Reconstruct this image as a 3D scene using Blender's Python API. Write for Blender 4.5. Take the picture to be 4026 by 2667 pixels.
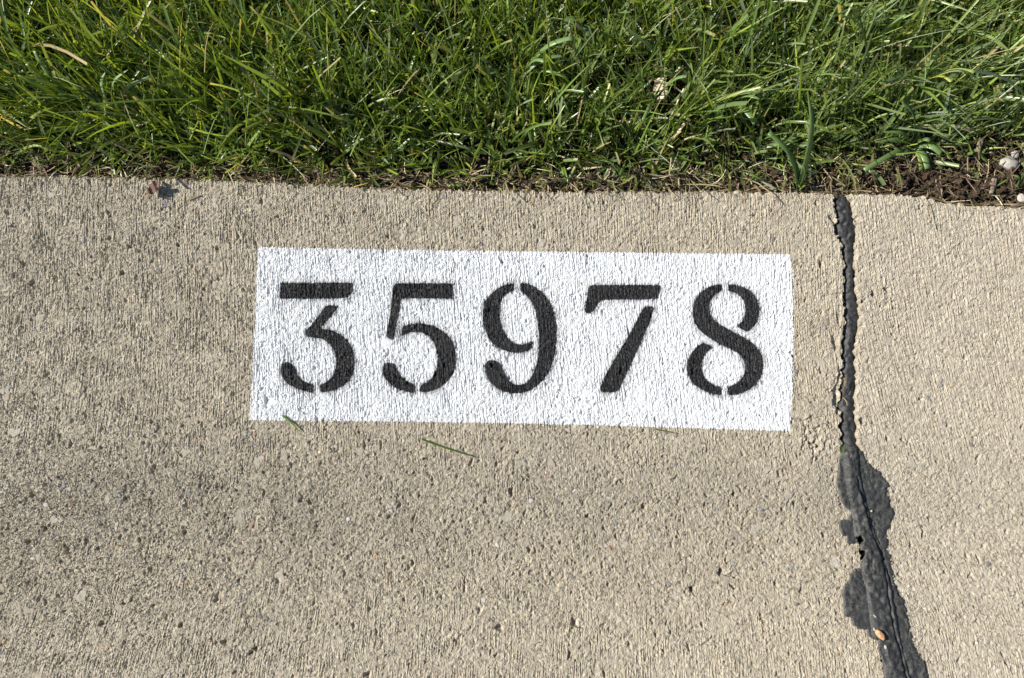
import bpy, math, random
import numpy as np
from mathutils import Vector
R = math.radians
rng = np.random.default_rng(7)
random.seed(7)
for o in list(bpy.data.objects): bpy.data.objects.remove(o)
scn = bpy.context.scene
C = scn.collection

# ------------------------------------------------------------ camera
LENS, SENS, DIST, TILT = 26.0, 36.0, 0.67, R(13)
cd = bpy.data.cameras.new('camera'); cam = bpy.data.objects.new('camera', cd); C.objects.link(cam)
cd.lens = LENS; cd.sensor_width = SENS; cd.clip_start = 0.01; cd.clip_end = 200
ZC = 0.024
CP = np.array([0.0, -DIST*math.sin(TILT), ZC + DIST*math.cos(TILT)])
cam.location = CP; cam.rotation_euler = (TILT, 0, 0)
scn.camera = cam

# ------------------------------------------------------------ light
SUN_EL = R(36); SAZ = np.array([-0.99, 0.10]); SAZ /= np.linalg.norm(SAZ)
w = bpy.data.worlds.new("World"); scn.world = w; w.use_nodes = True
nt = w.node_tree; nt.nodes.clear()
sky = nt.nodes.new('ShaderNodeTexSky'); sky.sky_type = 'NISHITA'; sky.sun_disc = False
sky.sun_elevation = SUN_EL; sky.sun_rotation = math.atan2(SAZ[0], SAZ[1])
bg = nt.nodes.new('ShaderNodeBackground'); bg.inputs[1].default_value = 0.065
wo = nt.nodes.new('ShaderNodeOutputWorld')
nt.links.new(sky.outputs[0], bg.inputs[0]); nt.links.new(bg.outputs[0], wo.inputs[0])
sd = bpy.data.lights.new('sun', 'SUN'); sd.energy = 5.0; sd.angle = R(0.5); sd.color = (1.0, 0.955, 0.88)
sun = bpy.data.objects.new('sun', sd); C.objects.link(sun)
to_sun = Vector((SAZ[0]*math.cos(SUN_EL), SAZ[1]*math.cos(SUN_EL), math.sin(SUN_EL)))
sun.rotation_euler = to_sun.to_track_quat('Z', 'Y').to_euler()
scn.view_settings.view_transform = 'Standard'; scn.view_settings.look = 'None'
scn.view_settings.exposure = 0.60; scn.view_settings.gamma = 1.0
scn.render.engine = 'CYCLES'
scn.cycles.max_bounces = 6; scn.cycles.transmission_bounces = 4

# ------------------------------------------------------------ macro shape of the curb
_yy = np.linspace(-2, 2, 4001)
_zz = np.interp(_yy, [-2, -0.6, -0.30, -0.17, 0.0, 0.08, 0.13, 0.17, 2], [0.045, 0.026, 0.0075, 0.0, 0.025, 0.042, 0.051, 0.054, 0.054])
_k = np.exp(-np.linspace(-3, 3, 61)**2/2); _k /= _k.sum()
_zz = np.convolve(np.pad(_zz, 30, mode='edge'), _k, 'valid')
def hm(y): return np.interp(y, _yy, _zz)
FPX = LENS/SENS*4026.0
ct, st = math.cos(TILT), math.sin(TILT)
def P(px, py, zf=hm, dz=0.0):
    """full-size photo pixel -> world point on the surface z = zf(y)+dz"""
    px = np.asarray(px, float); py = np.asarray(py, float)
    u = (px-2013)/FPX; v = -(py-1333.5)/FPX
    dx = u; dy = v*ct + st; dzr = v*st - ct
    z = np.full(px.shape, ZC)
    for _ in range(12):
        t = (z-CP[2])/dzr; y = CP[1]+dy*t; z = zf(y)+dz
    t = (z-CP[2])/dzr
    return CP[0]+dx*t, CP[1]+dy*t
LAWN = 0.046
def PL(px, py, z=LAWN): return P(px, py, lambda y: 0*y+z)

# ------------------------------------------------------------ noise tiles
DX = 0.0005
TW, TH = 2560, 1280
fx = np.fft.fftfreq(TW, DX)[None, :]; fy = np.fft.fftfreq(TH, DX)[:, None]
fr = np.sqrt(fx**2+fy**2)+1e-9
def tile(filt, seed):
    r = np.random.default_rng(seed).standard_normal((TH, TW))
    n = np.fft.ifft2(np.fft.fft2(r)*filt).real
    n -= n.mean(); return (n/n.std()).astype(np.float32)
def band(lo, hi):            # wavelengths in metres
    return np.exp(-(fr*lo)**2)*(1-np.exp(-(fr*hi)**2))
def samp(T, x, y):
    gx = np.asarray(x)/DX; gy = np.asarray(y)/DX
    ix = np.floor(gx).astype(np.int64); iy = np.floor(gy).astype(np.int64)
    a = (gx-ix).astype(np.float32); b = (gy-iy).astype(np.float32)
    x0 = ix % TW; x1 = (ix+1) % TW; y0 = iy % TH; y1 = (iy+1) % TH
    return (T[y0, x0]*(1-a)+T[y0, x1]*a)*(1-b)+(T[y1, x0]*(1-a)+T[y1, x1]*a)*b
N_fine = tile(band(.0008, .0022), 1)
N_grain = tile(band(.0013, .0036), 2)
N_lump = tile(band(.0045, .015), 3)
N_big = tile(band(.03, .16), 4)
N_huge = tile(band(.08, .4), 5)
N_str = tile(np.exp(-(fx*.0014)**2)*(1-np.exp(-(fx*.0060)**2))*np.exp(-(fy*.034)**2), 6)
N_str2 = tile(np.exp(-(fx*.0011)**2)*(1-np.exp(-(fx*.0030)**2))*np.exp(-(fy*.010)**2), 8)
N_mask = tile(band(.02, .08), 9)
N_sm = tile(band(.006, .030), 10)

_wr = np.random.default_rng(77)
WJ = _wr.uniform(.08, .92, (512, 512, 2)).astype(np.float32); WH = _wr.uniform(0, 1, (512, 512)).astype(np.float32)
def grains(x, y, cell):
    """packed sand grains: distance to the nearest grain centre (cells) and that grain's own random number"""
    gx_ = np.asarray(x/cell, np.float32); gy_ = np.asarray(y/cell, np.float32)
    ix = np.floor(gx_).astype(np.int32); iy = np.floor(gy_).astype(np.int32)
    best = np.full(ix.shape, 9, np.float32); hid_ = np.zeros(ix.shape, np.float32)
    for a in (-1, 0, 1):
        for b in (-1, 0, 1):
            jx = (ix+a) % 512; jy = (iy+b) % 512
            d = (ix+a+WJ[jy, jx, 0]-gx_)**2+(iy+b+WJ[jy, jx, 1]-gy_)**2
            m = d < best; best = np.where(m, d, best); hid_ = np.where(m, WH[jy, jx], hid_)
    return best, hid_

# ------------------------------------------------------------ outlines (photo pixels)
edge_px = np.array([(-700,690),(-200,686),(0,686),(250,688),(480,690),(680,696),(900,704),(1250,720),(1530,735),(1800,742),(2100,748),(2500,749),(2900,749),(3200,752),(3290,760),(3320,758),(3500,760),(3600,766),(3655,776),(3700,788),(3760,800),(3800,801),(3850,812),(3880,805),(3950,806),(4026,815),(4300,822),(4800,830)], float)
ex, ey = P(edge_px[:,0], edge_px[:,1])
def YE(x): return np.interp(x, ex, ey)
S6 = 0.6376
jl = [(292,60),(292,98),(300,150),(308,200),(312,250),(300,300),(318,340),(335,370),(345,430),(350,500),(355,600),(355,700),(358,780),(358,920),(350,980),(343,1050),(345,1100),(350,1150),(340,1230),(335,1300),(330,1400),(335,1500),(338,1568),(350,1700),(380,1850),(430,2100),(480,2400),(540,2700),(590,3000),(650,3300),(720,3700),(800,4200)]
jr = [(352,60),(352,98),(370,118),(382,135),(395,200),(405,240),(415,290),(412,350),(408,430),(410,520),(412,620),(415,700),(430,760),(438,830),(438,890),(425,960),(412,1010),(410,1080),(415,1150),(422,1230),(410,1300),(412,1400),(415,1480),(418,1568),(420,1700),(430,1850),(470,2100),(520,2400),(580,2700),(630,3000),(690,3300),(760,3700),(840,4200)]
def cvt(pts, ox, oy, s): a = np.array(pts, float); return np.stack([ox+a[:,0]*s, oy+a[:,1]*s], 1)
jl = cvt(jl, 3100, 700, S6); jr = cvt(jr, 3100, 700, S6)
jlx, jly = P(jl[:,0], jl[:,1]); jrx, jry = P(jr[:,0], jr[:,1])
def XL(y): return np.interp(-y, -jly, jlx)
def XR(y): return np.interp(-y, -jry, jrx)

A1 = (950, 940, .5102); A2 = (2050, 940, .5102); A9 = (1850, 1080, .319)
GL = [
 ('3', A1, [[(305,347),(315,340),(850,340),(861,350),(857,395),(840,430),(808,460),(300,461),(292,450),(298,400)],
  [(652,513),(757,513),(690,595),(605,692),(650,696),(705,709),(760,735),(815,780),(850,835),(870,900),(874,970),(862,1035),(830,1090),(780,1135),(720,1165),(660,1180),(605,1181),(605,1120),(640,1112),(680,1085),(710,1040),(725,985),(727,920),(712,860),(680,810),(635,777),(585,762),(535,760),(490,747),(490,700),(520,690),(570,622),(620,555)],
  [(300,990),(312,962),(345,950),(385,960),(410,990),(430,1040),(455,1080),(500,1110),(556,1120),(556,1187),(500,1177),(430,1157),(370,1127),(325,1085),(302,1038)]]),
 ('5', A1, [[(1172,352),(1182,343),(1620,343),(1628,352),(1625,455),(1616,461),(1245,458),(1226,472),(1222,510),(1200,640),(1187,700),(1168,783),(1113,755),(1120,705),(1140,610),(1155,480),(1165,400)],
  [(1240,672),(1290,658),(1360,650),(1430,658),(1500,680),(1560,715),(1610,765),(1640,830),(1653,900),(1648,980),(1628,1040),(1590,1095),(1530,1145),(1460,1175),(1375,1185),(1378,1125),(1430,1105),(1470,1065),(1500,1010),(1514,940),(1507,870),(1482,800),(1440,750),(1390,722),(1340,716),(1290,725),(1230,749),(1232,708)],
  [(1087,1005),(1095,972),(1120,955),(1155,953),(1182,968),(1200,1010),(1230,1060),(1280,1105),(1336,1122),(1336,1187),(1280,1180),(1210,1160),(1150,1125),(1105,1078),(1087,1038)]]),
 ('9', A9, [[(535,108),(535,205),(480,215),(420,255),(380,320),(362,400),(360,500),(375,610),(410,700),(460,780),(520,840),(580,860),(640,862),(700,845),(767,818),(765,900),(720,935),(650,960),(580,968),(500,960),(420,940),(340,900),(260,840),(205,750),(170,650),(152,540),(152,430),(180,340),(230,260),(310,190),(400,135),(470,115)],
  [(612,105),(690,110),(780,145),(870,210),(950,290),(1010,400),(1045,520),(1058,650),(1058,800),(1045,950),(1010,1100),(950,1230),(870,1330),(770,1410),(680,1450),(580,1465),(480,1460),(380,1430),(290,1375),(220,1300),(180,1210),(175,1120),(200,1075),(250,1055),(310,1060),(360,1100),(390,1150),(430,1240),(480,1310),(540,1355),(600,1365),(670,1345),(730,1290),(780,1200),(820,1080),(840,950),(845,780),(830,600),(800,450),(750,330),(680,250),(612,205)]]),
 ('7', A2, [[(515,375),(530,355),(1052,355),(1070,366),(1064,410),(1045,467),(645,468),(604,480),(585,510),(562,550),(530,570),(500,570),(486,555),(495,500),(508,440)],
  [(942,520),(1021,520),(1006,590),(990,640),(935,765),(880,890),(800,1060),(740,1185),(620,1180),(606,1160),(615,1120),(680,990),(780,820),(880,650)]]),
 ('8', A2, [[(1592,348),(1650,352),(1710,370),(1770,405),(1810,455),(1832,520),(1832,590),(1815,640),(1785,680),(1745,717),(1700,700),(1655,677),(1700,635),(1722,580),(1725,530),(1712,480),(1685,440),(1645,412),(1592,402)],
  [(1545,350),(1545,402),(1505,420),(1470,455),(1450,500),(1446,540),(1455,580),(1480,620),(1530,660),(1600,700),(1700,752),(1780,800),(1830,855),(1860,920),(1866,990),(1850,1060),(1810,1120),(1750,1165),(1680,1197),(1590,1208),(1590,1140),(1640,1125),(1690,1085),(1718,1040),(1726,990),(1715,940),(1680,890),(1620,855),(1520,805),(1430,752),(1370,700),(1335,650),(1320,590),(1320,520),(1340,460),(1380,410),(1440,370),(1500,353)],
  [(1410,800),(1478,838),(1430,870),(1400,920),(1388,980),(1398,1040),(1430,1090),(1480,1125),(1540,1143),(1540,1206),(1470,1195),(1400,1167),(1340,1130),(1300,1085),(1275,1030),(1272,970),(1290,910),(1330,850),(1380,812)]]),
]
def chaikin(a, n=1):
    for _ in range(n):
        b = np.roll(a, -1, 0); a = np.stack([a*.82+b*.18, a*.18+b*.82], 1).reshape(-1, 2)
    return a
def wpoly(pts, A=None):
    a = cvt(pts, *A) if A else np.array(pts, float)
    x, y = P(a[:,0], a[:,1]); return np.stack([x, y], 1)
panel_px = [(1015,972),(1500,981),(2050,989),(2600,995),(3104,1001),(3111,1042),(3117,1080),(3119,1300),(3117,1500),(3106,1695),(2600,1681),(2300,1671),(1900,1663),(1500,1658),(981,1653),(988,1550),(996,1400),(1008,1120)]

def psd(x, y, poly):
    """signed distance, + inside"""
    d2 = np.full(x.shape, 1e9); ins = np.zeros(x.shape, bool)
    n = len(poly)
    for i in range(n):
        ax, ay = poly[i]; bx, by = poly[(i+1) % n]
        ux, uy = bx-ax, by-ay; L = ux*ux+uy*uy+1e-18
        t = np.clip(((x-ax)*ux+(y-ay)*uy)/L, 0, 1)
        d2 = np.minimum(d2, (x-ax-t*ux)**2+(y-ay-t*uy)**2)
        c = (ay > y) != (by > y)
        ins ^= c & (x < ux*(y-ay)/(uy if abs(uy) > 1e-12 else 1e-12)+ax)
    d = np.sqrt(d2); return np.where(ins, d, -d)
def seglist(x, y, pts):
    d2 = np.full(x.shape, 1e9)
    for (ax, ay), (bx, by) in zip(pts[:-1], pts[1:]):
        ux, uy = bx-ax, by-ay; L = ux*ux+uy*uy+1e-18
        t = np.clip(((x-ax)*ux+(y-ay)*uy)/L, 0, 1)
        d2 = np.minimum(d2, (x-ax-t*ux)**2+(y-ay-t*uy)**2)
    return np.sqrt(d2)

# ------------------------------------------------------------ grid of the concrete
def axis(a, b, d, far, g=1.35):
    c = list(np.arange(a, b, d)); s = d; v = c[-1]
    while v < far[1]: s *= g; v += s; c.append(v)
    s = d; v = c[0]; pre = []
    while v > far[0]: s *= g; v -= s; pre.append(v)
    return np.array(pre[::-1]+c)
gx = axis(-0.53, 0.53, DX, (-25, 25))
gy = axis(-0.315, 0.172, DX, (-0.75, 0.175))
X, Y = np.meshgrid(gx, gy)
NX, NY = len(gx), len(gy)
cx_, cy_ = P(np.array([0., 4026]), np.array([2667., 2667]))

right = (X > 0.5*(XL(Y)+XR(Y)))
near = (np.abs(X) < 0.7)
# warped stroke coordinate (the broom did not run dead straight)
yf = (Y+0.16)
U = X + 0.010*np.sin(Y*9+X*3) + np.where(right, 0.16*np.clip(Y-0.05, -.3, .3), 0.02*Y) + (-0.10*np.clip(-X-0.1, 0, .35)/.35*(Y+.1))
m1 = samp(N_mask, X, Y); m2 = samp(N_mask, X+.4, Y+.2); bg1 = samp(N_big, X, Y)
ero = np.exp(-((Y+0.17)/0.075)**2)                       # water-worn band along the flow line
smask = np.clip(0.80+0.35*m1-0.72*ero+np.where(right, .15, 0), 0.08, 1.4)
gmask = np.clip(0.82+0.08*m2+0.40*ero, 0.5, 1.4)*np.where(right, .9, 1)
gr = samp(N_grain, X, Y); fi = samp(N_fine, X, Y); lu = samp(N_lump, X, Y)
s1 = samp(N_str, U, Y); s2 = samp(N_str2, U, Y)
g1, gid = grains(X+.0006*gr, Y*.9+.0004*fi, .0014)
g2, gid2 = grains(X*1.03+5+.0006*lu, Y+3, .0031)
SAND = gid
H = 0.00024*smask*s1 + 0.00017*smask*s2
H += gmask*(0.00060*(gid-.5)*np.clip(1.15-1.3*g1, 0, 1)*1.5 - 0.00030*g1 + 0.00012*fi + 0.00010*gr)
H += gmask*0.00035*np.clip(1-1.6*g2, 0, 1)*(gid2 > .72) - gmask*0.0009*np.clip(1-2.2*g2, 0, 1)*(gid2 < .13)
H += 0.00012*lu + 0.00012*bg1
H -= 0.00085*np.clip(s1+0.6*m1-1.35, 0, 1.1)*smask            # deeper broom scratches
AG = np.zeros((NY, NX, 4), np.float32)

def win(x, y, r):
    i0 = np.searchsorted(gx, x-r); i1 = np.searchsorted(gx, x+r); j0 = np.searchsorted(gy, y-r); j1 = np.searchsorted(gy, y+r)
    return slice(j0, j1), slice(i0, i1)
def ell(s, x, y, a, b, th, irr=.25):
    dx = X[s]-x; dy = Y[s]-y
    c, q = math.cos(th), math.sin(th)
    u = (dx*c+dy*q)/a; v = (-dx*q+dy*c)/b
    ang = np.arctan2(v, u); ph = random.random()*6; ph2 = random.random()*6
    rr = 1+irr*(.6*np.sin(2*ang+ph)+.5*np.sin(3*ang+ph2)+.3*np.sin(5*ang+ph*2))
    return np.sqrt(u*u+v*v)/rr
# exposed pebbles and sand grains
pal = [(.23,.21,.18),(.16,.155,.15),(.30,.25,.17),(.36,.33,.27),(.27,.17,.11),(.13,.13,.14),(.48,.46,.42),(.40,.37,.34),(.20,.165,.12),(.34,.24,.12),(.30,.115,.07),(.22,.23,.24),(.33,.29,.25)]
pw = np.array([9,8,6,8,3,5,4,7,7,2,.6,6,9]); pw = pw/pw.sum()
for i in range(6500):
    x = random.uniform(-.53, .53); y = random.uniform(-.315, .24)
    e = math.exp(-((y+0.16)/0.085)**2)
    if random.random() > 0.30+0.75*e: continue
    q = random.random()
    a = random.uniform(.0007, .0014) if q < .78 else (random.uniform(.0013, .0024) if q < .97 else random.uniform(.0028, .0055))
    b = a*random.uniform(.6, .95)
    s = win(x, y, a*1.8)
    if X[s].size == 0: continue
    d = ell(s, x, y, a, b, random.random()*3.14, .18 if a < .0028 else .4)
    m = np.clip((1.08-d)/.22, 0, 1)
    col = pal[rng.choice(len(pal), p=pw)]
    if a > .003: col = pal[random.choice([3, 7, 12, 12, 7, 3, 0, 2])]
    j = random.uniform(.85, 1.2)
    top = np.median(H[s])+ (.00025 if a < .003 else .00005) + (0.00035*(1-np.clip(d, 0, 1)**2) if a < .003 else 0)
    H[s] = H[s]*(1-m*.8) + (top)*m*.8 - .00040*np.exp(-((d-1.15)/.14)**2)
    for k in range(3): AG[s][..., k] = AG[s][..., k]*(1-m)+col[k]*j*m
    AG[s][..., 3] = np.maximum(AG[s][..., 3], m*(.9 if a < .003 else .38))
# pits: list from the photo plus small random ones
pits = [(177,2080,10),(109,2131,9),(261,2159,12),(109,2293,9),(124,1946,11),(492,1961,8),(725,2095,9),(591,2240,8),(484,2374,6),(601,2381,6),(398,2453,11),(709,2460,9),(882,2526,9),(986,2569,10),(1004,2551,8),(849,2356,9),
 (2009,1934,11),(1528,2033,8),(2080,2162,11),(1963,2468,12),(2256,2450,14),(1588,2359,7),(1444,2654,13),(2309,2029,9),(1218,1975,8),(2530,1993,9),(2721,2317,9),(2881,2308,8),(2834,2250,12),
 (3435,1154,14),(3486,1137,10),(3393,1185,7),(3387,1283,9),(3390,1656,10),(3228,1038,12),(3119,1401,8),(3372,860,9),
 (425,835,7),(91,1040,8),(125,1113,9),(480,1073,8),(361,1099,7),(511,970,7),(699,963,8),(858,1099,7),(1047,1573,9),(1973,1027,8),(2310,1006,7),(2290,1115,5),(2682,1133,5),(1525,930,8),(3700,1210,7),(3620,1570,7),(3900,2240,7),(3760,2060,6),(3715,2250,8)]
for (px, py, r) in pits:
    x, y = P(px, py); x = float(x); y = float(y); r_ = r*.000232*1.0
    s = win(x, y, r_*2.4); d = ell(s, x, y, r_*random.uniform(.8, 1.1), r_*random.uniform(.7, 1.5), random.uniform(-.6, .6), .3)
    H[s] -= 0.0048*np.clip(1.15-d, 0, 1)**.7*min(1, r/10)
for i in range(1900):
    x = random.uniform(-.53, .53); y = random.uniform(-.315, .235)
    if random.random() > .25+.8*math.exp(-((y+.15)/.1)**2): continue
    r_ = random.choice([.0007, .0009, .0012, .0016])
    s = win(x, y, r_*3); d = ell(s, x, y, r_, r_*random.uniform(.8, 2.2), random.uniform(-.5, .5), .3)
    H[s] -= 0.0026*np.clip(1.1-d, 0, 1)**.7
# cracks and spalls beside the joint
def crack(pts, wd, dp):
    x, y = P(*np.array(pts, float).T); c = list(zip(x, y))
    s = (slice(np.searchsorted(gy, min(y)-.01), np.searchsorted(gy, max(y)+.01)), slice(np.searchsorted(gx, min(x)-.01), np.searchsorted(gx, max(x)+.01)))
    d = seglist(X[s]+.0010*samp(N_lump, X[s], Y[s]), Y[s]+.0010*samp(N_lump, X[s]+.3, Y[s]), c)
    H[s] -= dp*np.clip(1-d/wd, 0, 1)
crack([(3112,1648),(3160,1652),(3219,1636)], .0016, .0022)
crack([(3160,1652),(3168,1706),(3207,1761),(3199,1820)], .0022, .0028)
crack([(3207,1690),(3254,1663),(3300,1700)], .0015, .0020)
crack([(3170,1730),(3157,1765)], .0015, .0018)
crack([(2780,2290),(2795,2380),(2790,2440)], .0010, .0010)
crack([(2820,2232),(2860,2262),(2905,2270)], .0012, .0018)
crack([(955,1140),(975,1146),(990,1142)], .001, .001)
crack([(1968,1015),(1980,1025),(1972,1042)], .0012, .0016)
crack([(1838,1258),(1850,1225),(1880,1212)], .0008, .0008)
crack([(2302,1570),(2250,1560),(2243,1550)], .0010, .0014)
crack([(2840,1460),(2860,1490),(2850,1520)], .0010, .0012)
crack([(2300,1290),(2400,1262),(2420,1250)], .0006, .0006)
for (px, py, a, b, dp) in [(3285,1345,13,34,.0035),(3298,1250,10,22,.002),(3290,1570,17,44,.0045),(3302,1480,10,30,.003),(3276,860,13,16,.0035),(3290,905,9,14,.0025),(3372,862,12,14,.0035),(3330,1640,10,22,.002)]:
    x, y = map(float, P(px, py)); k = .000232
    s = win(x, y, b*k*2); d = ell(s, x, y, a*k, b*k, 0, .3); H[s] -= dp*np.clip(1.2-d, 0, 1)**.8
sp = win(*map(float, P(3225, 1735)), .02); d = ell(sp, *map(float, P(3220, 1740)), .016, .014, .2, .3)
H[sp] += np.clip(1.2-d, 0, 1)*(.0007*samp(N_lump, X[sp], Y[sp]+.1)+.0003)
# the long thin old scratch lines in the lower left
for (a, b) in [((600,2010),(560,2300)),((880,1920),(800,2260)),((500,2480),(470,2620)),((470,1180),(440,1330)),((700,1750),(690,1900))]:
    crack([a, ((a[0]+b[0])/2+4, (a[1]+b[1])/2), b], .0010, .0009)

BASE = hm(Y)
Hc = BASE + H                                  # bare concrete height, no edges
# joint edges and the top edge toward the grass
en = 0.00022*lu + 0.0002*gr + 0.0010*samp(N_sm, X*0+.2, Y)
def roundoff(d, r=.003, steep=7, deep=.016):
    q = np.clip((d+r)/r, 0, 1)
    return np.where(d < 0, r*(1-np.sqrt(np.clip(1-q*q, 0, 1)))*.9, np.minimum(.9*r+d*steep, deep))
dl = X-XL(Y)+en+.0015; dr = XR(Y)-X+en+.0013
dtop = Y-YE(X)+0.0003*gr+0.0004*lu + 0.0006*samp(N_sm, X, Y*0)
topdrop = roundoff(dtop, .0055, 11, .05)
ZL = Hc - roundoff(dl, .0020, 12) - topdrop
ZR = Hc - roundoff(dr, .0018, 12) - topdrop
H_surf = np.where(right, ZR, ZL)
def surf(x, y):
    """height of the finished concrete at a point"""
    i = np.clip(np.searchsorted(gx, x), 1, NX-1); j = np.clip(np.searchsorted(gy, y), 1, NY-1)
    return H_surf[j, i]
Hsm = BASE+0.00012*bg1+.0001

# ------------------------------------------------------------ mesh helpers
def link(name, me, mat=None, parent=None):
    o = bpy.data.objects.new(name, me); C.objects.link(o)
    if mat: me.materials.append(mat)
    if parent: o.parent = parent
    return o
def tag(o, label=None, cat=None, group=None, kind=None):
    if label: o['label'] = label
    if cat: o['category'] = cat
    if group: o['group'] = group
    if kind: o['kind'] = kind
    return o
def npmesh(name, V, F3=None, F4=None, attrs=None, smooth=False):
    me = bpy.data.meshes.new(name)
    V = np.ascontiguousarray(V, np.float32)
    parts = []; tot = []
    if F4 is not None and len(F4): parts.append(F4.reshape(-1)); tot.append(np.full(len(F4), 4))
    if F3 is not None and len(F3): parts.append(F3.reshape(-1)); tot.append(np.full(len(F3), 3))
    loops = np.concatenate(parts).astype(np.int32); tot = np.concatenate(tot).astype(np.int32)
    start = np.concatenate([[0], np.cumsum(tot)[:-1]]).astype(np.int32)
    me.vertices.add(len(V)); me.vertices.foreach_set('co', V.reshape(-1))
    me.loops.add(len(loops)); me.loops.foreach_set('vertex_index', loops)
    me.polygons.add(len(tot)); me.polygons.foreach_set('loop_start', start); me.polygons.foreach_set('loop_total', tot)
    me.polygons.foreach_set('use_smooth', np.full(len(tot), smooth))
    me.update(calc_edges=True)
    for k, (typ, data) in (attrs or {}).items():
        at = me.attributes.new(k, typ, 'POINT')
        at.data.foreach_set('color' if typ == 'FLOAT_COLOR' else 'value', np.ascontiguousarray(data, np.float32).reshape(-1))
    return me
def grid_clip(sdv, Z, sl=None, extra=None, quads=False):
    """triangles of the concrete grid cut exactly where sdv = 0 (kept where > 0)"""
    if sl is None: sl = (slice(0, NY), slice(0, NX))
    x = X[sl].ravel(); y = Y[sl].ravel(); z = Z.ravel(); s = sdv.ravel()
    h, w_ = X[sl].shape
    idx = np.arange(h*w_).reshape(h, w_)
    a = idx[:-1, :-1].ravel(); b = idx[:-1, 1:].ravel(); c = idx[1:, 1:].ravel(); d_ = idx[1:, :-1].ravel()
    pos = s > 0
    q_in = pos[a] & pos[b] & pos[c] & pos[d_]
    q_any = (pos[a] | pos[b] | pos[c] | pos[d_]) & ~q_in
    F4 = np.stack([a, b, c, d_], 1)[q_in]
    T = np.concatenate([np.stack([a, b, c], 1)[q_any], np.stack([a, c, d_], 1)[q_any]])
    V = np.stack([x, y, z], 1); E = None if extra is None else extra.reshape(-1, extra.shape[-1])
    newV = []; newE = []; F3 = []; base = len(V)
    full = pos[T].all(1); F3.append(T[full]); T = T[~full]
    cnt = pos[T].sum(1); T = T[(cnt > 0)]; cnt = pos[T].sum(1)
    def cut(i, j):
        t = s[i]/(s[i]-s[j]); t = t[:, None]
        nonlocal base
        newV.append(V[i]*(1-t)+V[j]*t)
        if E is not None: newE.append(E[i]*(1-t)+E[j]*t)
        r = np.arange(base, base+len(i)); base += len(i); return r
    for k in range(3):
        i, j, l = T[:, k], T[:, (k+1) % 3], T[:, (k+2) % 3]
        m = (cnt == 1) & pos[i]
        if m.any():
            p = cut(i[m], j[m]); q = cut(i[m], l[m]); F3.append(np.stack([i[m], p, q], 1))
        m = (cnt == 2) & ~pos[i]
        if m.any():
            p = cut(j[m], i[m]); q = cut(l[m], i[m])
            F3.append(np.stack([j[m], l[m], q], 1)); F3.append(np.stack([j[m], q, p], 1))
    F3 = np.concatenate(F3)
    V = np.concatenate([V]+newV) if newV else V
    if E is not None: E = np.concatenate([E]+newE) if newE else E
    used = np.zeros(len(V), bool); used[F4.ravel()] = True; used[F3.ravel()] = True
    mp = np.cumsum(used)-1
    return V[used], mp[F3], mp[F4], (None if E is None else E[used])

# ------------------------------------------------------------ materials
def mat(name):
    m = bpy.data.materials.new(name); m.use_nodes = True; n = m.node_tree; n.nodes.clear()
    out = n.nodes.new('ShaderNodeOutputMaterial'); b = n.nodes.new('ShaderNodeBsdfPrincipled')
    n.links.new(b.outputs[0], out.inputs[0]); return m, n, b, out
def nd(n, t, **k):
    x = n.nodes.new(t)
    for a, v in k.items():
        if a.startswith('i_'):
            x.inputs[a[2:].replace('_', ' ')].default_value = v
        else: setattr(x, a, v)
    return x
def ramp(n, src, stops):
    r = n.nodes.new('ShaderNodeValToRGB'); e = r.color_ramp.elements
    while len(e) < len(stops): e.new(.5)
    for q, (p, c) in zip(e, stops): q.position = p; q.color = (*c, 1)
    n.links.new(src, r.inputs[0]); return r.outputs[0]
def mix(n, fac, a, b, mode='MIX'):
    m = n.nodes.new('ShaderNodeMix'); m.data_type = 'RGBA'; m.blend_type = mode
    for s, v in ((0, fac), (6, a), (7, b)):
        if hasattr(v, 'is_linked'): n.links.new(v, m.inputs[s])
        else: m.inputs[s].default_value = v if s == 0 else (*v, 1)
    return m.outputs[2]
def noise(n, vec, scale, detail=4, rough=.6):
    t = nd(n, 'ShaderNodeTexNoise', i_Scale=scale, i_Detail=detail, i_Roughness=rough)
    n.links.new(vec, t.inputs['Vector']); return t.outputs[0]

def m_concrete(name, ca, cb, cc):
    m, n, b, out = mat(name)
    tc = n.nodes.new('ShaderNodeTexCoord').outputs['Object']
    c1 = ramp(n, noise(n, tc, 22, 5, .6), [(.30, ca), (.55, cb), (.75, cc)])
    # sand in the cement: every grain its own tint
    sa = nd(n, 'ShaderNodeAttribute', attribute_name='sand')
    grain = ramp(n, sa.outputs['Fac'], [(0, (.34, .32, .30)), (.10, (.62, .58, .53)), (.26, (.90, .88, .85)), (.7, (1.06, 1.04, 1.0)), (.9, (1.20, 1.18, 1.12)), (1, (1.45, 1.44, 1.38))])
    c2 = mix(n, .85, c1, grain, 'MULTIPLY')
    g2 = ramp(n, noise(n, tc, 170, 3, .7), [(.3, (.84, .82, .79)), (.5, (1, 1, 1)), (.72, (1.10, 1.09, 1.04))])
    c2 = mix(n, .8, c2, g2, 'MULTIPLY')
    # grey-brown grime lying along the worn flow line
    ge = nd(n, 'ShaderNodeAttribute', attribute_name='grime')
    c3 = mix(n, ge.outputs['Fac'], c2, (.215, .195, .16))
    at = nd(n, 'ShaderNodeAttribute', attribute_name='agg')
    c4 = mix(n, at.outputs['Alpha'], c3, at.outputs['Color'])
    n.links.new(c4, b.inputs['Base Color'])
    b.inputs['Roughness'].default_value = .88; b.inputs['Specular IOR Level'].default_value = .25
    bp = nd(n, 'ShaderNodeBump', i_Strength=.55, i_Distance=.0005)
    n.links.new(noise(n, tc, 1100, 2, .7), bp.inputs['Height']); n.links.new(bp.outputs[0], b.inputs['Normal'])
    return m
M_con = m_concrete('weathered concrete', (.355, .320, .256), (.387, .350, .282), (.415, .378, .308))
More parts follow.
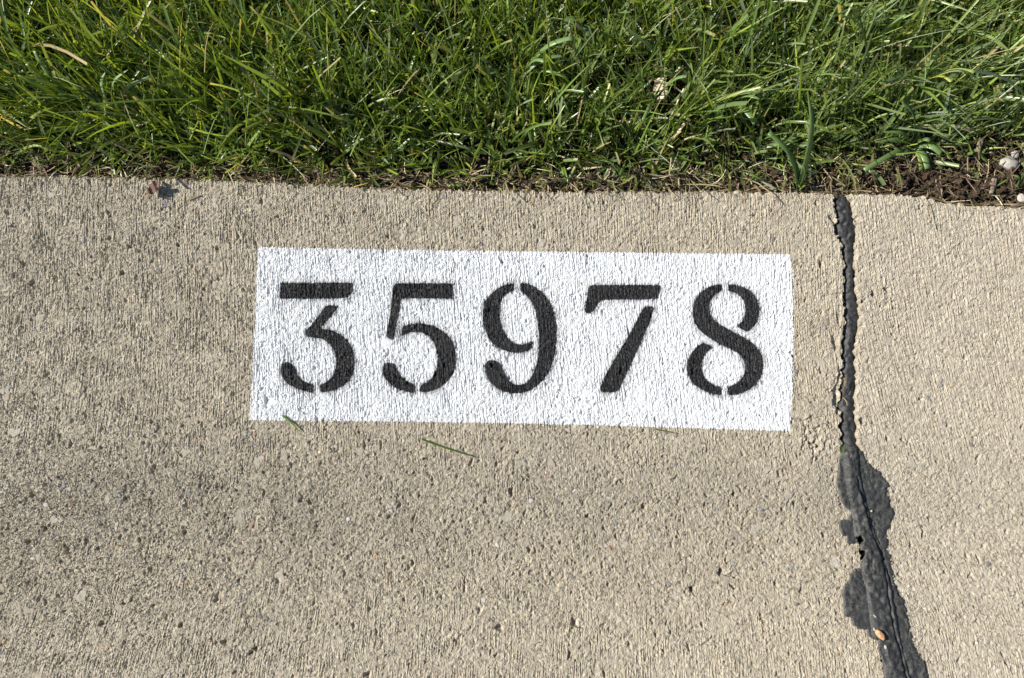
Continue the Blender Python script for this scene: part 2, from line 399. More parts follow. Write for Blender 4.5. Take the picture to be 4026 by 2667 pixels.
M_con2 = m_concrete('paler concrete', (.362, .328, .268), (.390, .355, .292), (.418, .382, .316))

def m_paint(name, col, gloss, halo=None):
    m, n, b, out = mat(name)
    tc = n.nodes.new('ShaderNodeTexCoord').outputs['Object']
    f = ramp(n, noise(n, tc, 60 if halo else 900, 4, .7), [(.3, tuple(c*.93 for c in col)), (.7 if halo else .6, col)] + ([] if halo else [(.78, (.06, .06, .06))]))
    if halo:
        at = nd(n, 'ShaderNodeAttribute', attribute_name='overspray')
        f = mix(n, at.outputs['Fac'], f, halo)
    n.links.new(f, b.inputs['Base Color'])
    b.inputs['Roughness'].default_value = gloss; b.inputs['Specular IOR Level'].default_value = .4
    bp = nd(n, 'ShaderNodeBump', i_Strength=.5, i_Distance=.0004)
    n.links.new(noise(n, tc, 1000, 2, .7), bp.inputs['Height']); n.links.new(bp.outputs[0], b.inputs['Normal'])
    return m
M_white = m_paint('white road paint', (.640, .652, .658), .6, (.10, .10, .11))
M_black = m_paint('black stencil paint', (.012, .012, .013), .55)
M_black.node_tree.nodes['Principled BSDF'].inputs['Specular IOR Level'].default_value = .35

m, n, b, out = mat('tar sealant'); M_tar = m
tc = n.nodes.new('ShaderNodeTexCoord').outputs['Object']
c = ramp(n, noise(n, tc, 45, 5, .65), [(.3, (.022, .023, .024)), (.6, (.033, .034, .034)), (.8, (.050, .050, .048))])
vo = nd(n, 'ShaderNodeTexVoronoi', i_Scale=210.0, feature='DISTANCE_TO_EDGE'); n.links.new(tc, vo.inputs['Vector'])
cr = ramp(n, vo.outputs['Distance'], [(0, (1, 1, 1)), (.035, (0, 0, 0))])
msk = ramp(n, noise(n, tc, 30, 2, .5), [(.42, (0, 0, 0)), (.58, (.8, .8, .8))])
cm = mix(n, 1.0, cr, msk, 'MULTIPLY')
c = mix(n, cm, c, (.14, .135, .12))
th_ = nd(n, 'ShaderNodeAttribute', attribute_name='thin')
c = mix(n, th_.outputs['Fac'], c, (.17, .16, .135))
n.links.new(c, b.inputs['Base Color']); b.inputs['Roughness'].default_value = .62; b.inputs['Specular IOR Level'].default_value = .4
bp = nd(n, 'ShaderNodeBump', i_Strength=.45, i_Distance=.0004)
n.links.new(noise(n, tc, 500, 4, .6), bp.inputs['Height']); n.links.new(bp.outputs[0], b.inputs['Normal'])

def m_leafy(name, trans=.36, rough=.34, spec=.6, attr='tint', tcol=(1.9, 1.75, .5)):
    m, n, b, out = mat(name)
    at = nd(n, 'ShaderNodeAttribute', attribute_name=attr)
    n.links.new(at.outputs['Color'], b.inputs['Base Color'])
    b.inputs['Roughness'].default_value = rough; b.inputs['Specular IOR Level'].default_value = spec
    t = n.nodes.new('ShaderNodeBsdfTranslucent')
    n.links.new(mix(n, 1.0, at.outputs['Color'], tcol, 'MULTIPLY'), t.inputs[0])
    ms = n.nodes.new('ShaderNodeMixShader'); ms.inputs[0].default_value = trans
    n.links.new(b.outputs[0], ms.inputs[1]); n.links.new(t.outputs[0], ms.inputs[2]); n.links.new(ms.outputs[0], out.inputs[0])
    return m
M_grass = m_leafy('grass blade')
M_straw = m_leafy('dry straw', .15, .6, .3, tcol=(1, .95, .8))
def m_simple(name, ca, cb, scale, rough=.8, spec=.3, bump=.5, bs=400, bd=.0006):
    m, n, b, out = mat(name); tc = n.nodes.new('ShaderNodeTexCoord').outputs['Object']
    n.links.new(ramp(n, noise(n, tc, scale, 5, .65), [(.32, ca), (.68, cb)]), b.inputs['Base Color'])
    b.inputs['Roughness'].default_value = rough; b.inputs['Specular IOR Level'].default_value = spec
    bp = nd(n, 'ShaderNodeBump', i_Strength=bump, i_Distance=bd)
    n.links.new(noise(n, tc, bs, 4, .65), bp.inputs['Height']); n.links.new(bp.outputs[0], b.inputs['Normal'])
    return m
M_soil = m_simple('damp soil', (.022, .015, .010), (.085, .058, .038), 130, .9, .2, .8, 500, .0012)
M_asph = m_simple('asphalt', (.035, .035, .035), (.07, .068, .065), 60, .85)
M_dead = m_simple('dead brown leaf', (.060, .036, .026), (.18, .105, .075), 300, .6, .35, .6, 300, .0008)
M_pink = m_simple('orange brown stone', (.40, .17, .08), (.68, .46, .26), 420, .6, .3)
M_pale = m_simple('pale limestone', (.30, .28, .25), (.46, .43, .38), 260, .7, .3)
M_wood = m_simple('grey brown wood', (.11, .085, .06), (.30, .245, .19), 260, .8, .2)
M_paleleaf = m_simple('bleached leaf', (.48, .36, .25), (.66, .56, .45), 90, .6, .3)

# ------------------------------------------------------------ setting: curb slabs, soil, road
grime = np.clip(0.24*np.exp(-((Y+0.135+.010*samp(N_huge, X, Y*0))/0.045)**2)*np.clip(.8+.25*samp(N_huge, X+.2, Y+.1)+.12*samp(N_lump, X, Y), 0, 1.4)
                , 0, .6)
grime = np.where(right, grime*.55, grime)
hid = np.ones_like(X, bool)
for rt, Z, nm, mt, dj in ((False, ZL, 'curb', M_con, .0014-dl), (True, ZR, 'curb', M_con2, .0014-dr)):
    side = (X < XR(Y)+.001) if not rt else (X > XL(Y)-.001)
    sdv = np.minimum(dj, .0050-dtop)
    sdv = np.where(side, sdv, -1)
    ext = np.concatenate([AG, grime[..., None], SAND[..., None]], 2)
    if rt: ext[..., 3] *= .8
    V, F3, F4, E = grid_clip(sdv, Z, extra=ext)
    me = npmesh(nm, V, F3, F4, {'agg': ('FLOAT_COLOR', E[:, :4]), 'grime': ('FLOAT', E[:, 4]), 'sand': ('FLOAT', E[:, 5])})
    o = link(nm, me, mt)
    tag(o, kind='structure', label='pale broom-finished concrete curb section right of the tar-filled joint' if rt else 'weathered tan concrete curb section carrying the painted number')

# ------------------------------------------------------------ painted number
panel = wpoly(panel_px)
pxs = (slice(np.searchsorted(gy, panel[:,1].min()-.004), np.searchsorted(gy, panel[:,1].max()+.004)),
       slice(np.searchsorted(gx, panel[:,0].min()-.004), np.searchsorted(gx, panel[:,0].max()+.004)))
Xp, Yp = X[pxs], Y[pxs]
rough_edge = .00035*samp(N_fine, Xp, Yp)+.00035*samp(N_grain, Xp, Yp)
sdp = psd(Xp, Yp, panel)+rough_edge
Zs = H_surf[pxs]
allsd = np.full(Xp.shape, -1.0); digs = []
for ch, A, polys in GL:
    sdd = np.full(Xp.shape, -1.0)
    for p in polys:
        wp = chaikin(wpoly(p, A), 1)
        i0 = np.searchsorted(Xp[0], wp[:,0].min()-.03); i1 = np.searchsorted(Xp[0], wp[:,0].max()+.03)
        s_ = np.full(Xp.shape, -1.0); s_[:, i0:i1] = psd(Xp[:, i0:i1], Yp[:, i0:i1], wp)
        sdd = np.maximum(sdd, s_)
    allsd = np.maximum(allsd, sdd); digs.append((ch, sdd))
# soft black overspray that crept under the stencil, heavier to the lower right of each digit
sh = np.roll(np.roll(allsd, -3, 0), 4, 1)
ov = .55*np.exp(-np.clip(-allsd, 0, 1)/.0011) + .42*np.exp(-np.clip(-sh, 0, 1)/.0035)*np.clip(.5+.5*samp(N_sm, Xp, Yp), 0, 1)
ov = np.clip(ov*(1+.35*samp(N_fine, Xp, Yp)), 0, .9)
root = bpy.data.objects.new('house_number', None); C.objects.link(root)
pc = panel.mean(0); root.location = (pc[0], pc[1], float(hm(pc[1])))
tag(root, 'white painted rectangle on the curb with black stencilled house number 35978', 'house number')
def place(o, parent=None):
    """keep world position when parented to an empty"""
    if parent is not None:
        o.parent = parent; o.matrix_parent_inverse.identity(); o.location = [-v for v in parent.location]
V, F3, F4, E = grid_clip(sdp, Zs+.00018, pxs, ov[..., None])
o = link('painted_panel', npmesh('painted_panel', V, F3, F4, {'overspray': ('FLOAT', E[:, 0])}), M_white); place(o, root)
o['label'] = 'white rough painted background rectangle'
for ch, sdd in digs:
    s_ = sdd + .0002*samp(N_fine, Xp, Yp)+.00025*samp(N_grain, Xp, Yp)
    V, F3, F4, E = grid_clip(s_, Zs+.00034, pxs)
    o = link('digit', npmesh('digit', V, F3, F4), M_black); place(o, root)
    o['label'] = 'black stencilled digit %s' % ch

# ------------------------------------------------------------ tar sealant in the joint
B4 = (3100, 1667, S6)
rb = cvt([(420,100),(435,150),(465,190),(480,235),(520,275),(560,290),(562,318),(576,325),(580,342),(600,345),(607,400),(598,440),(628,465),(614,492),(620,508),(645,520),(640,565),(622,600),(628,620),(605,650),(596,690),(608,720),(605,770),(628,820),(620,870),(640,910),(655,990),(680,1050),(725,1130),(722,1160),(738,1250),(765,1350),(800,1420),(840,1480),(860,1568),(900,1700),(960,2000),(1000,2600)], *B4)
lb = cvt([(330,110),(325,160),(308,215),(298,300),(295,370),(305,420),(325,480),(345,520),(378,530),(378,560),(360,590),(312,594),(308,640),(325,685),(355,692),(360,735),(388,744),(425,735),(412,700),(440,692),(450,720),(430,745),(440,780),(462,780),(455,820),(440,850),(437,890),(405,893),(375,925),(365,970),(335,1000),(325,1050),(338,1110),(345,1185),(378,1192),(400,1240),(440,1268),(478,1268),(485,1305),(520,1328),(540,1330),(545,1400),(570,1460),(580,1568),(620,1750),(700,2100),(760,2600)], *B4)
topj = [(jl[i]+(-10, 0)) for i in range(1, 23)]; topr = [(jr[i]+(10, 0)) for i in range(1, 23)]
bpoly = np.array(list(topj)+[tuple(p) for p in lb]+[tuple(p) for p in rb[::-1]]+[tuple(p) for p in topr[::-1]])
bpoly[0, 1] += 3; bpoly[-1, 1] += 3
bx_, by_ = P(bpoly[:,0], bpoly[:,1]); bw = np.stack([bx_, by_], 1)
ts = (slice(np.searchsorted(gy, -.60), np.searchsorted(gy, bw[:,1].max()+.003)), slice(np.searchsorted(gx, bw[:,0].min()-.003), np.searchsorted(gx, min(.53, bw[:,0].max())+.003)))
Xt, Yt = X[ts], Y[ts]
sdt = psd(Xt, Yt, bw)
sdt_n = sdt+.0003*samp(N_grain, Xt, Yt)+.00035*samp(N_lump, Xt, Yt)*(Yt < -.08)*(Xt > .5*(XL(Yt)+XR(Yt)))+.0002*samp(N_lump, Xt, Yt)
yov = float(P(3310, 1750)[1])
over = np.clip((yov+.006-Yt)/.014, 0, 1); over = over*over*(3-2*over)      # 0 in the joint, 1 where it lies over the slabs
mid = .5*(XL(Yt)+XR(Yt)); hw = np.maximum(.5*(XR(Yt)-XL(Yt)), .002)
u = (Xt-mid)/hw
tl = samp(N_lump, Xt, Yt); tsm = samp(N_sm, Xt, Yt)
jz = BASE[ts]-.0042+.0026*(1-np.clip(np.abs(u), 0, 1.6)**2.2)+.00018*tl+.0005*tsm
jz = np.minimum(jz, BASE[ts]-.0012)
def pl4(pts): x, y = P(*cvt(pts, *B4).T); return list(zip(x, y))
bead = pl4([(375,60),(375,200),(390,320),(410,430),(437,540),(465,680),(495,800),(525,900),(548,1000),(570,1150),(592,1300),(625,1450),(655,1568),(720,1750),(800,2100),(850,2500)])
db = seglist(Xt, Yt, bead)
bwid = np.interp(Yt, [float(P(3400, q)[1]) for q in (2900, 2500, 2200, 2000, 1850)][::1], [.0125, .0115, .0105, .0070, .0065])
bd = .0034*np.sqrt(np.clip(1-(db/bwid)**2, 0, 1))*(1+.07*tsm)
rid = pl4([(415,330),(440,430),(470,530),(490,620),(520,700),(560,780),(582,870),(600,1000),(612,1100),(627,1200),(647,1300),(682,1400),(702,1500),(722,1568),(790,1800),(860,2200)])
dr_ = seglist(Xt, Yt, rid)
thick = .0016*np.clip(sdt_n/.0012, 0, 1)**.5
oz = Hsm[ts]+.00006*samp(N_grain, Xt, Yt)+.00012*samp(N_lump, U[ts]*1.3, Yt*.5)+thick+np.maximum(bd, 0)+.00005*tl+.00022*tsm - .0016*np.exp(-(dr_/.0012)**2)
for pts, wd, dp in ([[(370,440),(385,520),(395,580),(420,660)], .0009, .0009], [[(530,600),(540,680),(570,760),(590,840)], .0008, .0009], [[(600,880),(615,940),(640,1000)], .0009, .0012], [[(420,900),(455,930),(470,960)], .0009, .0014], [[(400,350),(430,420)], .0008, .0010], [[(500,830),(510,900)], .0010, .0008]):
    oz -= dp*np.clip(1-seglist(Xt+.0004*tl, Yt, pl4(pts))/wd, 0, 1)
# pebbly thin drips break up where the tar is thin
tz = jz*(1-over)+oz*over
thin = np.clip(.55*np.exp(-np.clip(sdt_n, 0, 1)/.0011)*over*(.5+.5*samp(N_grain, Xt, Yt)) + .5*(samp(N_grain, Xt+.2, Yt+.1) > 2.15)*over + .12*np.clip(samp(N_sm, Xt, Yt+.2), 0, 2)*over, 0, .8)
V, F3, F4, E = grid_clip(sdt_n, tz, ts, thin[..., None])
o = link('joint_sealant', npmesh('joint_sealant', V, F3, F4, {'thin': ('FLOAT', E[:, 0])}, smooth=True), M_tar)
tag(o, 'dark grey tar sealant filling the curb joint and smeared wider toward the bottom', 'sealant')
def tarz(x, y):
    j = np.searchsorted(Yt[:, 0], y); i = np.searchsorted(Xt[0], x); return float(tz[min(j, tz.shape[0]-1), min(i, tz.shape[1]-1)])

# ------------------------------------------------------------ soil sheet and road
sx = axis(-0.60, 0.60, .0013, (-30, 30), 1.4); sy = axis(0.105, 0.42, .0011, (0.104, 30), 1.4)
SX, SY = np.meshgrid(sx, sy)
cl = samp(N_lump, SX*.6, SY*.6); cm_ = samp(N_sm, SX, SY+.3); cg = samp(N_grain, SX*.6, SY*.6+.1); cb_ = samp(N_big, SX, SY)
SZ = LAWN-.002+.0022*np.abs(cl)+.0030*cm_+.0011*cg+.002*cb_-.0012*np.clip(cl-1, 0, 1)
dsoil = SY-YE(SX)
SZ -= .012*np.exp(-(np.clip(dsoil, 0, 1)/.006)**2)                   # the soil shrinks back from the concrete
SZ = np.where(dsoil < .003, np.minimum(SZ, LAWN-.009), SZ)
ii = np.arange(SX.size).reshape(SX.shape)
F4 = np.stack([ii[:-1, :-1].ravel(), ii[:-1, 1:].ravel(), ii[1:, 1:].ravel(), ii[1:, :-1].ravel()], 1)
o = link('ground', npmesh('ground', np.stack([SX.ravel(), SY.ravel(), SZ.ravel()], 1), F4=F4), M_soil); tag(o, 'brown crumbly soil under the lawn', kind='structure')
def soilz(x, y):
    i = np.clip(np.searchsorted(sx, x), 0, len(sx)-1); j = np.clip(np.searchsorted(sy, y), 0, len(sy)-1); return SZ[j, i]
rx = np.linspace(-30, 30, 61); ry = np.linspace(-30, -.745, 30); RX, RY = np.meshgrid(rx, ry)
RZ = np.full(RX.shape, float(hm(-.75))-.004)
ii = np.arange(RX.size).reshape(RX.shape)
F4 = np.stack([ii[:-1, :-1].ravel(), ii[:-1, 1:].ravel(), ii[1:, 1:].ravel(), ii[1:, :-1].ravel()], 1)
o = link('road', npmesh('road', np.stack([RX.ravel(), RY.ravel(), RZ.ravel()], 1), F4=F4), M_asph); tag(o, 'dark asphalt road beyond the gutter', kind='structure')

# ------------------------------------------------------------ grass blades
def blades(name, x, y, z, phi, th0, kap, L, W, col, blunt, mt, seg=5, roll=None, tipcol=None, fold=.35, side=None):
    """many curved folded blades in one mesh; col (N,3)"""
    N = len(x); s = np.linspace(0, 1, seg+1)[None, :]
    th = th0[:, None]+kap[:, None]*s
    dl_ = (L/seg)[:, None]
    sb = (side if side is not None else np.zeros(N))[:, None]
    ph = phi[:, None]+sb*s
    hx = np.sin(th)*dl_; vz = np.cos(th)*dl_
    cx = np.concatenate([np.zeros((N, 1)), np.cumsum((hx*np.cos(ph))[:, :-1], 1)], 1)+x[:, None]
    cy = np.concatenate([np.zeros((N, 1)), np.cumsum((hx*np.sin(ph))[:, :-1], 1)], 1)+y[:, None]
    cz = np.concatenate([np.zeros((N, 1)), np.cumsum(vz[:, :-1], 1)], 1)+z[:, None]
    wprof = np.where(blunt[:, None], .75+.25*np.minimum(1, s*3)-.25*s, np.minimum(1, .55+s*2.5)*(1-s**2.2)+.03)
    hwid = .5*W[:, None]*wprof
    if roll is None: roll = np.zeros(N)
    rl = roll[:, None]*(.4+.9*s)
    # across = horizontal perpendicular rolled about the tangent
    ax = -np.sin(ph); ay = np.cos(ph)
    nx = -np.cos(th)*np.cos(ph); ny = -np.cos(th)*np.sin(ph); nz = np.sin(th)     # upper face normal
    wx = ax*np.cos(rl)+nx*np.sin(rl); wy = ay*np.cos(rl)+ny*np.sin(rl); wz = nz*np.sin(rl)
    mx = nx*np.cos(rl)-ax*np.sin(rl); my = ny*np.cos(rl)-ay*np.sin(rl); mz = nz*np.cos(rl)
    V = np.empty((N, seg+1, 3, 3))
    for k, sgn in ((0, -1), (2, 1)):
        V[:, :, k, 0] = cx+sgn*hwid*wx+hwid*fold*mx; V[:, :, k, 1] = cy+sgn*hwid*wy+hwid*fold*my; V[:, :, k, 2] = cz+sgn*hwid*wz+hwid*fold*mz
    V[:, :, 1, 0] = cx; V[:, :, 1, 1] = cy; V[:, :, 1, 2] = cz
    st_ = (seg+1)*3
    q = []
    for i in range(seg):
        for k in (0, 1):
            a = i*3+k; q.append((a, a+1, a+4, a+3))
    F = (np.array(q)[None]+(np.arange(N)*st_)[:, None, None]).reshape(-1, 4)
    cc = np.repeat(col[:, None, :], seg+1, 1)
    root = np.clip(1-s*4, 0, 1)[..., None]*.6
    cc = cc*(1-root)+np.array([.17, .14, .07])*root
    if tipcol is not None:
        t = (np.clip((s-.8)/.2, 0, 1)*tipcol[:, None])[..., None]; cc = cc*(1-t)+np.array([.42, .34, .18])*t
    cc = np.repeat(cc[:, :, None, :], 3, 2); cc[:, :, 1] *= 1.12
    col4 = np.concatenate([cc, np.ones(cc.shape[:-1]+(1,))], -1).reshape(-1, 4)
    me = npmesh(name, V.reshape(-1, 3), F4=F, attrs={'tint': ('FLOAT_COLOR', col4)}, smooth=True)
    return me
def pick(n, pal_, wts):
    p = np.array(wts, float); p /= p.sum(); return np.array(pal_)[rng.choice(len(pal_), n, p=p)]
greens = [(.075, .120, .018), (.100, .158, .024), (.120, .180, .042), (.160, .225, .034), (.220, .280, .045), (.150, .200, .095), (.050, .082, .018)]
# bare strip width next to the curb, by photo column
bxp = np.array([-400, 0, 250, 420, 700, 1000, 1500, 2000, 2500, 2720, 2900, 3050, 3150, 3300, 3500, 3700, 3850, 4026, 4400])
bwp = np.array([75, 75, 65, 20, 5, 12, 6, 12, 14, 32, 75, 50, 60, 110, 130, 185, 255, 290, 320])
bxw, _ = PL(bxp, 730.0+0*bxp); bww = bwp*.000232
def bare(x): return np.interp(x, bxw, bww)
def scatter(n, x0, x1, y0, y1):
    return rng.uniform(x0, x1, n), rng.uniform(y0, y1, n)
def lawn(n, x0, x1, y0, y1, wscale=1.0, dens=None):
    x, y = scatter(n, x0, x1, y0, y1)
    d = y-YE(x); b_ = bare(x)
    nb = .006*samp(N_sm, x, y)
    pr = np.clip((d-b_*.75+nb)/.012, 0.0, 1)
    pr = np.where(d < .002, 0, np.maximum(pr, .05))
    # tussocks: density varies
    tu = samp(N_mask, x*1.2, y*1.2+.1)
    pr *= np.clip(.78+.34*tu, .18, 1)
    # thin worn spot around the dead leaf
    hx_, hy_ = map(float, PL(2590, 385)); pr *= np.clip(np.hypot((x-hx_)/.020, (y-hy_)/.026)-.35, .05, 1)
    k = rng.uniform(0, 1, n) < pr
    if dens is not None: k &= rng.uniform(0, 1, n) < dens(x, y)
    x, y, d, tu = x[k], y[k], d[k], tu[k]; N = len(x)
    ln = np.interp(x, [-.5, -.25, -.05, .1, .3, .5], [1.25, 1.1, .80, .82, .9, .85])
    L = (.022+.020*rng.gamma(2.0, .5, N))*ln*np.clip(.42+(d-bare(x)*.6)/.085, .46, 1.15)*(1+.15*tu)
    # lay of the grass: slow direction field, plus scatter
    f1 = samp(N_huge, x, y+.2); f2 = samp(N_big, x, y)
    basephi = np.interp(x, [-.5, -.2, .0, .2, .5], [R(140), R(128), R(100), R(72), R(40)])
    phi = basephi+.6*f1+1.1*f2+rng.normal(0, 1.0, N)
    rnd = rng.uniform(0, 1, N) < np.interp(x, [-.5, -.2, 0, .5], [.22, .4, .6, .5])+.5*np.clip(1-d/.04, 0, 1); phi = np.where(rnd, rng.uniform(0, 6.28, N), phi)
    th0 = np.abs(rng.normal(.50, .32, N)); kap = np.abs(rng.normal(.35, .35, N))+np.where(rng.uniform(0, 1, N) < .10, .9, 0)
    lay = np.clip(1-(d-bare(x)*.5)/.05, 0, 1)
    th0 += lay*.35
    toc = rng.uniform(0, 1, N) < .60*np.clip(1-(d-bare(x)*.4)/.045, 0, 1)
    phi = np.where(toc, rng.normal(-math.pi/2, 1.0, N), phi); th0 = np.where(toc, th0+.45, th0)
    down = np.sin(phi) < -.2
    L = np.where(down, np.minimum(L, (d+.003)/np.clip(-np.sin(phi), .2, 1)/np.clip(np.sin(np.clip(th0+kap*.5, 0, 1.57)), .3, 1)), L)
    wide = rng.uniform(0, 1, N) < np.interp(x, [-.3, .1, .4], [.05, .08, .16])
    W = (.0009+.0024*rng.uniform(0, 1, N)**1.4)*wscale; W = np.where(wide, rng.uniform(.0030, .0048, N), W)
    col = pick(N, greens, [6, 8, 7, 6, 3, 4, 4])*rng.uniform(.75, 1.55, N)[:, None]
    cool = np.clip((x+.1)/.5, 0, 1)[:, None]; col = col*(1-cool)+col*np.array([1.10, 1.06, 1.5])*cool
    col = np.where(wide[:, None], col*.5+np.array([.19, .25, .12])*.5, col)
    dry = rng.uniform(0, 1, N) < (.025+.10*lay); col[dry] = pick(dry.sum(), [(.44, .36, .20), (.34, .27, .15), (.56, .49, .31)], [3, 3, 2])
    return x, y, soilz(x, y)-.002, phi, th0, kap, L, W, col, rng.uniform(0, 1, N) < .45, rng.normal(0, .7, N), (rng.uniform(0, 1, N) < .15).astype(float), rng.normal(0, .35, N)
NB = 34000
a = lawn(NB, -.60, .60, .12, .45)
b2 = lawn(9000, -2.2, 2.2, .12, 2.2, 2.2, lambda x, y: ((np.abs(x) > .58) | (y > .43)).astype(float))
# an undercoat of fine short blades keeps the turf dense
cst = list(lawn(16000, -.60, .60, .12, .45)); cst[6] = cst[6]*.55; cst[7] = cst[7]*.7; cst[5] = cst[5]+.4
arr = [np.concatenate(q) for q in zip(a, b2, cst)]
x, y, z, phi, th0, kap, L, W, col, bl, roll, tip, side = arr
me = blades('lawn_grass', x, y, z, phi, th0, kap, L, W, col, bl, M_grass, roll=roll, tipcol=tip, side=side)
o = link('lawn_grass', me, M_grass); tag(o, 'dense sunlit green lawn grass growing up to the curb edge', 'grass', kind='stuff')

# dry thatch lying by the curb and on the bare soil
def thatch(n):
    x = rng.uniform(-.58, .58, n); b_ = bare(x)
    d = rng.uniform(0, 1, n)**1.2*(b_+.010)
    y = YE(x)+.0008+d
    near_ = rng.uniform(0, 1, n) < .07; y = np.where(near_, YE(x)+rng.uniform(-.0005, .004, n), y)
    phi = np.where(near_, rng.choice([0, math.pi], n)+rng.normal(0, .18, n), rng.uniform(0, 6.28, n))
    L = np.where(near_, rng.uniform(.010, .03, n), rng.gamma(2.2, .0042, n)+.003)
    th0 = rng.normal(1.45, .14, n); kap = rng.normal(0, .25, n)
    W = rng.uniform(.0005, .0012, n)
    col = pick(n, [(.50, .40, .25), (.33, .25, .15), (.20, .14, .085), (.62, .54, .38), (.12, .085, .055), (.24, .24, .10)], [2.5, 4, 7, 1.6, 9, 2.5])*rng.uniform(.8, 1.15, n)[:, None]
    lf = np.where(near_, .001, 0)
    return x, y, np.maximum(soilz(x, y), LAWN-.006)+rng.uniform(.0003, .0035, n)+lf, phi, th0, kap, L, W, col, np.ones(n, bool), rng.normal(0, .5, n), np.zeros(n), rng.normal(0, .5, n)
x, y, z, phi, th0, kap, L, W, col, bl, roll, tip, side = thatch(5200)
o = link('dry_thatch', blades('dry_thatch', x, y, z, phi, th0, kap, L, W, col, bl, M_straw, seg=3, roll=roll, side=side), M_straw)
tag(o, 'dry straw-coloured clippings and roots along the curb edge', 'dry grass', kind='stuff')
# crumbs of soil
def crumbs(name, n, mt, r0, r1, zoff, posf):
    base = np.array([(1,0,0),(-1,0,0),(0,1,0),(0,-1,0),(0,0,1),(0,0,-1)], float)
    tri = np.array([(0,2,4),(2,1,4),(1,3,4),(3,0,4),(2,0,5),(1,2,5),(3,1,5),(0,3,5)])
    x, y = posf(n); n = len(x)
    r = r0+(r1-r0)*rng.uniform(0, 1, n)**3
    V = base[None]*(rng.uniform(.6, 1.3, (n, 6, 1)))*r[:, None, None]
    V = V+rng.normal(0, .18, (n, 6, 3))*r[:, None, None]
    a_ = rng.uniform(0, 6.28, n); c_, s_ = np.cos(a_)[:, None], np.sin(a_)[:, None]
    V = np.stack([V[..., 0]*c_-V[..., 1]*s_, V[..., 0]*s_+V[..., 1]*c_, V[..., 2]*.7], -1)
    V[..., 0] += x[:, None]; V[..., 1] += y[:, None]; V[..., 2] += (np.maximum(soilz(x, y), LAWN-.008)+zoff)[:, None]
    F = (tri[None]+(np.arange(n)*6)[:, None, None]).reshape(-1, 3)
    return npmesh(name, V.reshape(-1, 3), F3=F)
def soilpos(n):
    x = rng.uniform(-.58, .58, n); b_ = bare(x); k = rng.uniform(0, 1, n) < b_/.07+.15; x = x[k]; b_ = b_[k]
    return x, YE(x)+.002+rng.uniform(0, 1, len(x))*(b_+.01)
o = link('soil_crumbs', crumbs('soil_crumbs', 9000, M_soil, .0006, .0038, .0006, soilpos), M_soil)
tag(o, 'loose dark soil crumbs on the bare strip beside the curb', 'soil', kind='stuff')

# ------------------------------------------------------------ single plants in the lawn
def ribbon(name, pts, width, col, mt, parent, taper=1.0, blunt=False, thick=.0003, fold=.25, roll=0.0):
    """a leaf blade: closed thin strip through 3D points"""
    P3 = [Vector(p) for p in pts]; cps = []
    for i in range(len(P3)-1):
        for t in np.linspace(0, 1, 5)[:-1]:
            p0 = P3[max(i-1, 0)]; p1 = P3[i]; p2 = P3[i+1]; p3 = P3[min(i+2, len(P3)-1)]
            cps.append(.5*((2*p1)+(p2-p0)*t+(2*p0-5*p1+4*p2-p3)*t*t+(-p0+3*p1-3*p2+p3)*t**3))
    cps.append(P3[-1]); n_ = len(cps); Vv = []; F = []
    for i, c_ in enumerate(cps):
        s = i/(n_-1); tg = (cps[min(i+1, n_-1)]-cps[max(i-1, 0)]).normalized()
        ac = tg.cross(Vector((0, 0, 1)));  ac = ac.normalized() if ac.length > 1e-5 else Vector((1, 0, 0))
        up = ac.cross(tg).normalized(); r_ = roll*(.5+s)
        ac2 = ac*math.cos(r_)+up*math.sin(r_); up2 = up*math.cos(r_)-ac*math.sin(r_)
        wv = (min(1, .5+s*3)*((1-s**3*.9) if not blunt else 1-.25*s))*width*.5
        for sg, lift in ((-1, fold), (0, 0), (1, fold)):
            Vv.append(c_+ac2*sg*wv+up2*lift*wv+up2*thick)
        for sg, lift in ((-1, fold), (0, 0), (1, fold)):
            Vv.append(c_+ac2*sg*wv+up2*lift*wv)
    for i in range(n_-1):
        a_ = i*6; b_ = a_+6
        F += [(a_, a_+1, b_+1, b_), (a_+1, a_+2, b_+2, b_+1), (a_+3, b_+3, b_+4, a_+4), (a_+4, b_+4, b_+5, a_+5), (a_, b_, b_+3, a_+3), (a_+2, a_+5, b_+5, b_+2)]
    F4 = np.array(F+[(0, 3, 4, 1), (1, 4, 5, 2), ((n_-1)*6, (n_-1)*6+1, (n_-1)*6+4, (n_-1)*6+3), ((n_-1)*6+1, (n_-1)*6+2, (n_-1)*6+5, (n_-1)*6+4)])
    cc = np.array([[*col, 1.0]]*len(Vv))*rng.uniform(.93, 1.07, (len(Vv), 1)); cc[:, 3] = 1
    off = parent.location if parent is not None else Vector((0, 0, 0))
    me = npmesh(name, np.array([v-off for v in Vv]), F4=F4, attrs={'tint': ('FLOAT_COLOR', cc)}, smooth=True)
    return link(name, me, mt, parent)
def at(px, py, z):
    x, y = PL(px, py, z); return Vector((float(x), float(y), z))
def tuft(rootpx, leaves, label, name='grass_plant', cat='grass plant'):
    r0 = at(*rootpx, LAWN); e = bpy.data.objects.new(name, None); C.objects.link(e); e.location = r0
    tag(e, label, cat)
    for (tx, ty, w_, h_, col) in leaves:
        tp = at(tx, ty, LAWN+h_)
        md = r0.lerp(tp, .58); md.z = LAWN+h_*.78+.004
        q1 = r0.lerp(tp, .25); q1.z = LAWN+h_*.42+.003
        ribbon('leaf_blade', [r0, q1, md, tp], w_*1.12, tuple(c*1.25 for c in col), M_grass, e, blunt=random.random() < .5, roll=random.uniform(-.25, .25), fold=.12)
    return e
G1, G2, G3, G4 = (.125, .20, .060), (.16, .24, .085), (.22, .29, .06), (.09, .15, .05)
